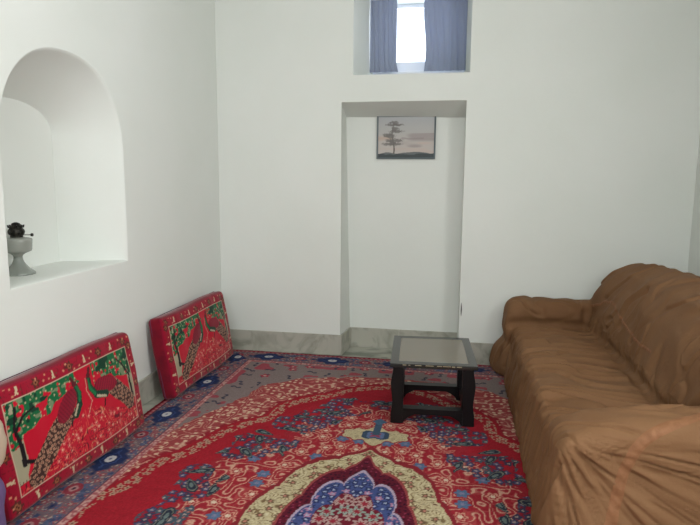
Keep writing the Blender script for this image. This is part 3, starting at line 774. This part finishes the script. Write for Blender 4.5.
# back rest: cross-sections along y
def back_ring(y, h, fx, th):
    z0 = .0; pts = [(fx + .10, z0), (1.70, z0), (1.70, .6)]
    xb = fx + .10 + th + .20
    pts += [(min(1.69, xb), h - .12), (min(1.66, xb - .03), h - .04), (xb - .09, h), (fx + .30, h - .015), (fx + .19, h - .07), (fx + .10, h - .22), (fx + .02, .45), (fx + .02, .3)]
    return [(x, y, z) for x, z in pts]
solid([back_ring(y, h, fx, .17) for y, h, fx in ((4.76, .80, .97), (4.72, .89, .93), (4.62, .95, .94), (4.3, .99, .965), (3.9, 1.01, .985), (3.5, 1.01, .985), (3.0, 1.0, .985), (2.7, .97, .99), (2.55, .9, 1.0), (2.48, .80, 1.05))])
bmesh.ops.recalc_face_normals(bm, faces=bm.faces)
me = bpy.data.meshes.new('sofa_form'); bm.to_mesh(me); bm.free()
tmp = bpy.data.objects.new('sofa_form', me); COL.objects.link(tmp)
m1 = tmp.modifiers.new('r', 'REMESH'); m1.mode = 'VOXEL'; m1.voxel_size = .0135
m2 = tmp.modifiers.new('s', 'SMOOTH'); m2.iterations = 12; m2.factor = .6
m3 = tmp.modifiers.new('d', 'SUBSURF'); m3.levels = 1; m3.render_levels = 1
dg = bpy.context.evaluated_depsgraph_get(); ev = tmp.evaluated_get(dg); em = bpy.data.meshes.new_from_object(ev)
bpy.data.objects.remove(tmp); bpy.data.meshes.remove(me)
nv = len(em.vertices); co = np.empty(nv * 3, np.float32); em.vertices.foreach_get('co', co); co = co.reshape(-1, 3).astype(float)
no = np.empty(nv * 3, np.float32); em.vertices.foreach_get('normal', no); no = no.reshape(-1, 3).astype(float)
x, y, z = co.T; nxn, nyn, nzn = no.T
def ridge(n): return .35 * (1 - np.abs(n) * 2.2) - 1.0 * np.exp(-(n / .13) ** 2)
low = sst(.46, .0, z)
# flare of the skirt towards the floor
co[:, 0] -= .055 * low * np.clip(-nxn, 0, 1); co[:, 1] -= .06 * low * np.clip(-nyn, 0, 1); co[:, 1] += .03 * low * np.clip(nyn, 0, 1)
def ridge3(n): return .3 * (1 - np.abs(n) * 2.2) - .6 * np.exp(-(np.clip(n, 0, 9) / .22) ** 2 - (np.clip(n, -9, 0) / .07) ** 2)
def ridge2(n): return .3 * (1 - np.abs(n) * 2.2) - .8 * np.exp(-(n / .20) ** 2)
wx = N2(x * 5, y * 5, z * 5)
w_front = np.clip(-nxn, 0, 1) ** .8 * sst(.50, .36, z) * (x < .8)
w_side = np.clip(-nyn, 0, 1) ** .8 * (y < 2.6) * sst(.60, .45, z)
w_seat = np.clip(nzn, 0, 1) * (z < .53) * (y > 2.6) * (y < 4.62) * (x < 1.15)
w_back = sst(.48, .58, z) * (x > .95) * (y > 2.5) * (y < 4.75)
w_arm = np.clip(1 - w_seat - w_back - w_side - w_front, 0, 1)
D = np.zeros(nv)
# vertical gathers on the front skirt, slanting a little
s_ = y + .25 * (z - .2) + .03 * wx
D += .012 * sst(.30, .42, z) * sst(.8, .45, x) * sst(4.45, 4.62, y) - .03 * np.exp(-((z - .30) / .05) ** 2) * (x < .6) * sst(4.5, 4.62, y)
D += w_front * (.034 * ridge(N1(s_ * 12, z * 2.2, x * 2)) + .016 * ridge(N3(s_ * 26, z * 4, x * 2)))
# diagonal pulls on the near end fanning out of the front top corner
dx_, dz_ = x - .40, z - .56; ang = np.arctan2(dz_, dx_); rad = np.hypot(dx_, dz_)
D += w_side * sst(.03, .2, rad) * (.024 * ridge(N1(ang * 9 + .3 * wx, rad * 2.0, y * 1.5)) + .012 * ridge(N2(ang * 20, rad * 3, y)))
# seat: many narrow cross wrinkles
s_ = y + .16 * (x - .7) + .03 * wx + .03 * N3(x * 4, y * 3)
D += w_seat * (.072 * ridge3(N2(s_ * 7, x * 1.5 + 4)) + .045 * ridge3(N1(s_ * 12 + 3, x * 2.2)))
# back: slanted tucks
s_ = y * .9 + (z - .5) * .55 + .05 * wx; t_ = z * .9 - y * .5
D += w_back * (.055 * ridge3(N3(s_ * 4.2, t_ * 2.4 + 2)) * sst(-.5, .2, N2(y * 3, z * 4 + 3)) + .034 * ridge3(N1(s_ * 8, t_ * 4)))
D += w_arm * (.022 * ridge(N2((x * .5 + y * 1.0) * 10 + wx, (z + x) * 3)) + .006 * N1(x * 14, y * 14, z * 14))
D += .006 * N1(x * 4, y * 4, z * 4)
seam_a = [(1.12, 2.52, .66), (.95, 2.42, .65), (.82, 2.35, .62), (.73, 2.31, .56), (.68, 2.29, .45), (.64, 2.27, .30), (.61, 2.25, .12)]
seam_b = [(1.03, 4.66, .60), (1.10, 4.45, .66), (1.12, 4.25, .70), (1.10, 3.98, .66), (1.09, 3.7, .62), (1.10, 3.3, .62)]
sdm = np.full(nv, 9.)
for pth in (seam_a, seam_b):
    for a_, b_ in zip(pth, pth[1:]):
        a_ = np.array(a_); b_ = np.array(b_); d_ = b_ - a_; tt = np.clip(((co - a_) @ d_) / (d_ @ d_), 0, 1)
        sdm = np.minimum(sdm, np.linalg.norm(co - a_ - tt[:, None] * d_, axis=1))
D *= .15 + .85 * sst(.02, .075, sdm)
# tucked-in creases where seat, back and arms meet
jb = np.hypot(x - 1.01, (z - .455) * .8); ja = np.hypot(y - 4.595, (z - .455) * .8) + (x > 1.1); jn = np.hypot(y - 2.63, (z - .46) * .8) + (x > 1.1) + (x < .55); jc = np.hypot(y - 4.60, x - .97) + 5 * np.clip(.45 - z, 0, 1) + 5 * np.clip(z - .62, 0, 1)
for q_ in (jb, ja, jn, jc): D -= .035 * np.exp(-(q_ / .028) ** 2)
co += no * D[:, None] * .9
co[:, 2] = np.maximum(co[:, 2], .0145); co[:, 0] = np.minimum(co[:, 0], XR - .02); co[:, 1] = np.minimum(co[:, 1], YB - .02)
# hem ruffle: far front corner spreads
cf = sst(.4, .15, z) * np.exp(-((y - 4.85) / .09) ** 2) * (x < .6); co[:, 0] -= .055 * cf
nf = len(em.polygons); fv = np.empty(nf * 4, np.int32); em.polygons.foreach_get('vertices', fv) if len(em.loops) == nf * 4 else None
fv = fv.reshape(-1, 4)
fc = co[fv].mean(1); fn = np.cross(co[fv[:, 1]] - co[fv[:, 0]], co[fv[:, 2]] - co[fv[:, 0]])
bp = np.array([1.0, 0, 0])
fx_, fy_, fz_ = fc.T
is_back = ((fz_ > .47) & (fx_ > 1.0 + .0 * fz_) & (fy_ > 2.60) & (fy_ < 4.70)) | ((fz_ > .66) & (fx_ > .9)) | (fx_ > 1.52)
is_far = (fy_ > 4.58) & ~is_back & (fz_ > .30)
is_near = (fy_ < 2.63) & ~is_back & (fz_ > .30)
rest = ~(is_back | is_far | is_near)
is_seat = rest & (fz_ > .36) & (fy_ > 2.45)
is_skirt = rest & ~is_seat
O3 = np.array([SOX, SOY, SOZ])
def sub(name, mask, label=None):
    f = fv[mask]; u, inv = np.unique(f, return_inverse=True)
    o = fast_mesh(name, co[u] - O3, inv.reshape(-1, 4), M_sofa, sofa)
    if label: o['label'] = label
    return o
me_all = bpy.data.meshes.new('tmp'); 
sub('seat', is_seat); sub('backrest', is_back); sub('armrest', is_far); sub('armrest', is_near); sub('skirt', is_skirt)
bpy.data.meshes.remove(em); bpy.data.meshes.remove(me_all)
bvh = BVHTree.FromPolygons([tuple(c) for c in co], [tuple(f) for f in fv])
def seam(path, width, flip=1):
    """gathered elastic strip laid over the cover along world points"""
    pts = [Vector(p) for p in path]; sm = []
    n = len(pts)
    for i in range(n - 1):
        p0, p1, p2, p3 = pts[max(i-1,0)], pts[i], pts[i+1], pts[min(i+2,n-1)]
        for k in range(14):
            t = k / 14; sm.append(.5 * ((2*p1) + (p2-p0)*t + (2*p0-5*p1+4*p2-p3)*t*t + (3*p1-p0-3*p2+p3)*t**3))
    sm.append(pts[-1])
    sm2 = [sm[0]]
    for p in sm[1:]:
        if (p - sm2[-1]).length > .006:
            m_ = max(1, int((p - sm2[-1]).length / .006)); a = sm2[-1]
            for j in range(1, m_ + 1): sm2.append(a.lerp(p, j / m_))
    V, F = [], []; K = 7; cen = []
    for p in sm2:
        h = bvh.find_nearest(p); cen.append((h[0], h[1]))
    cs = [sum((cen[j][0] for j in range(max(0, i-5), min(len(cen), i+6))), Vector()) / (min(len(cen), i+6) - max(0, i-5)) for i in range(len(cen))]
    ns = [sum((cen[j][1] for j in range(max(0, i-9), min(len(cen), i+10))), Vector()).normalized() for i in range(len(cen))]
    cen = list(zip(cs, ns))
    for i, (c, nn) in enumerate(cen):
        a = cen[max(0, i - 4)][0]; b = cen[min(len(cen) - 1, i + 4)][0]; d = (b - a)
        d = d.normalized() if d.length > 1e-6 else Vector((0, 0, 1)); side = d.cross(nn).normalized()
        for k in range(K):
            t = k / (K - 1) * 2 - 1
            q = c + side * t * width / 2
            h = bvh.find_nearest(q); hgt = .0016 * (1 - t ** 4) + .0016 * math.sin(i * 1.3 + t * 1.5) * (1 - t * t) - .0015 * (abs(t) > .9)
            V.append(Vector(h[0]) + nn * (hgt + .0016) - Vector(O3))
    for i in range(len(cen) - 1):
        for k in range(K - 1):
            F.append((i * K + k, i * K + k + 1, (i + 1) * K + k + 1, (i + 1) * K + k))
    o = mesh_obj('gathered_seam', V, F, M_seam, sofa, True); o['label'] = 'puckered gathered seam strip'
    return o
seam(seam_a, .045)
seam(seam_b, .020)

# ------------------------------------------------------------------ light
w = bpy.data.worlds.new('World'); bpy.context.scene.world = w; w.use_nodes = True
bg = w.node_tree.nodes['Background']; bg.inputs[0].default_value = (.80, .88, 1.0, 1); bg.inputs[1].default_value = 2.6
def area(name, loc, rot, sx, sy, power, col):
    l = bpy.data.lights.new(name, 'AREA'); l.shape = 'RECTANGLE'; l.size = sx; l.size_y = sy; l.energy = power; l.color = col
    o = bpy.data.objects.new(name, l); COL.objects.link(o); o.location = loc; o.rotation_euler = rot
    return o
area('added_rear_fill', ((RWX0 + RWX1) / 2, YR - .13, (RWZ0 + RWZ1) / 2), (math.radians(90), 0, 0), RWX1 - RWX0 - .12, RWZ1 - RWZ0 - .12, 62, (1.0, 1.0, .985))  # added fill lamp in the assumed rear window opening
area('added_side_fill', (XR + .12, SWY, 2.4), (0, math.radians(90), 0), 1.25, 1.45, 88, (1.0, 1.0, .985))  # added fill lamp in the assumed side window, lifts left wall and niche
area('front_window_daylight', (-.4, YB + WT + .05, 2.8), (math.radians(-90), 0, 0), .8, .6, 14, (.85, .92, 1.0))

# ------------------------------------------------------------------ camera
cam = bpy.data.cameras.new('Camera'); co_ = bpy.data.objects.new('Camera', cam); COL.objects.link(co_)
cam.sensor_width = 36; cam.lens = 36 * 590 / 700; cam.clip_start = .02
yaw, pitch, roll = map(math.radians, (10.35, 8.1, -.44))
cy, sy, cp, sp = math.cos(yaw), math.sin(yaw), math.cos(pitch), math.sin(pitch)
fwd = Vector((-sy * cp, cy * cp, -sp)); right = Vector((cy, sy, 0)); down = fwd.cross(right)
r_ = math.cos(roll) * right + math.sin(roll) * down; d_ = -math.sin(roll) * right + math.cos(roll) * down
Mx = Matrix((r_, -d_, -fwd)).transposed().to_4x4(); Mx.translation = Vector((0, 0, 1.55))
co_.matrix_world = Mx
sc = bpy.context.scene; sc.camera = co_
sc.view_settings.view_transform = 'Standard'; sc.view_settings.look = 'None'; sc.view_settings.gamma = 1; sc.view_settings.use_curve_mapping = False
sc.view_settings.exposure = -0.07
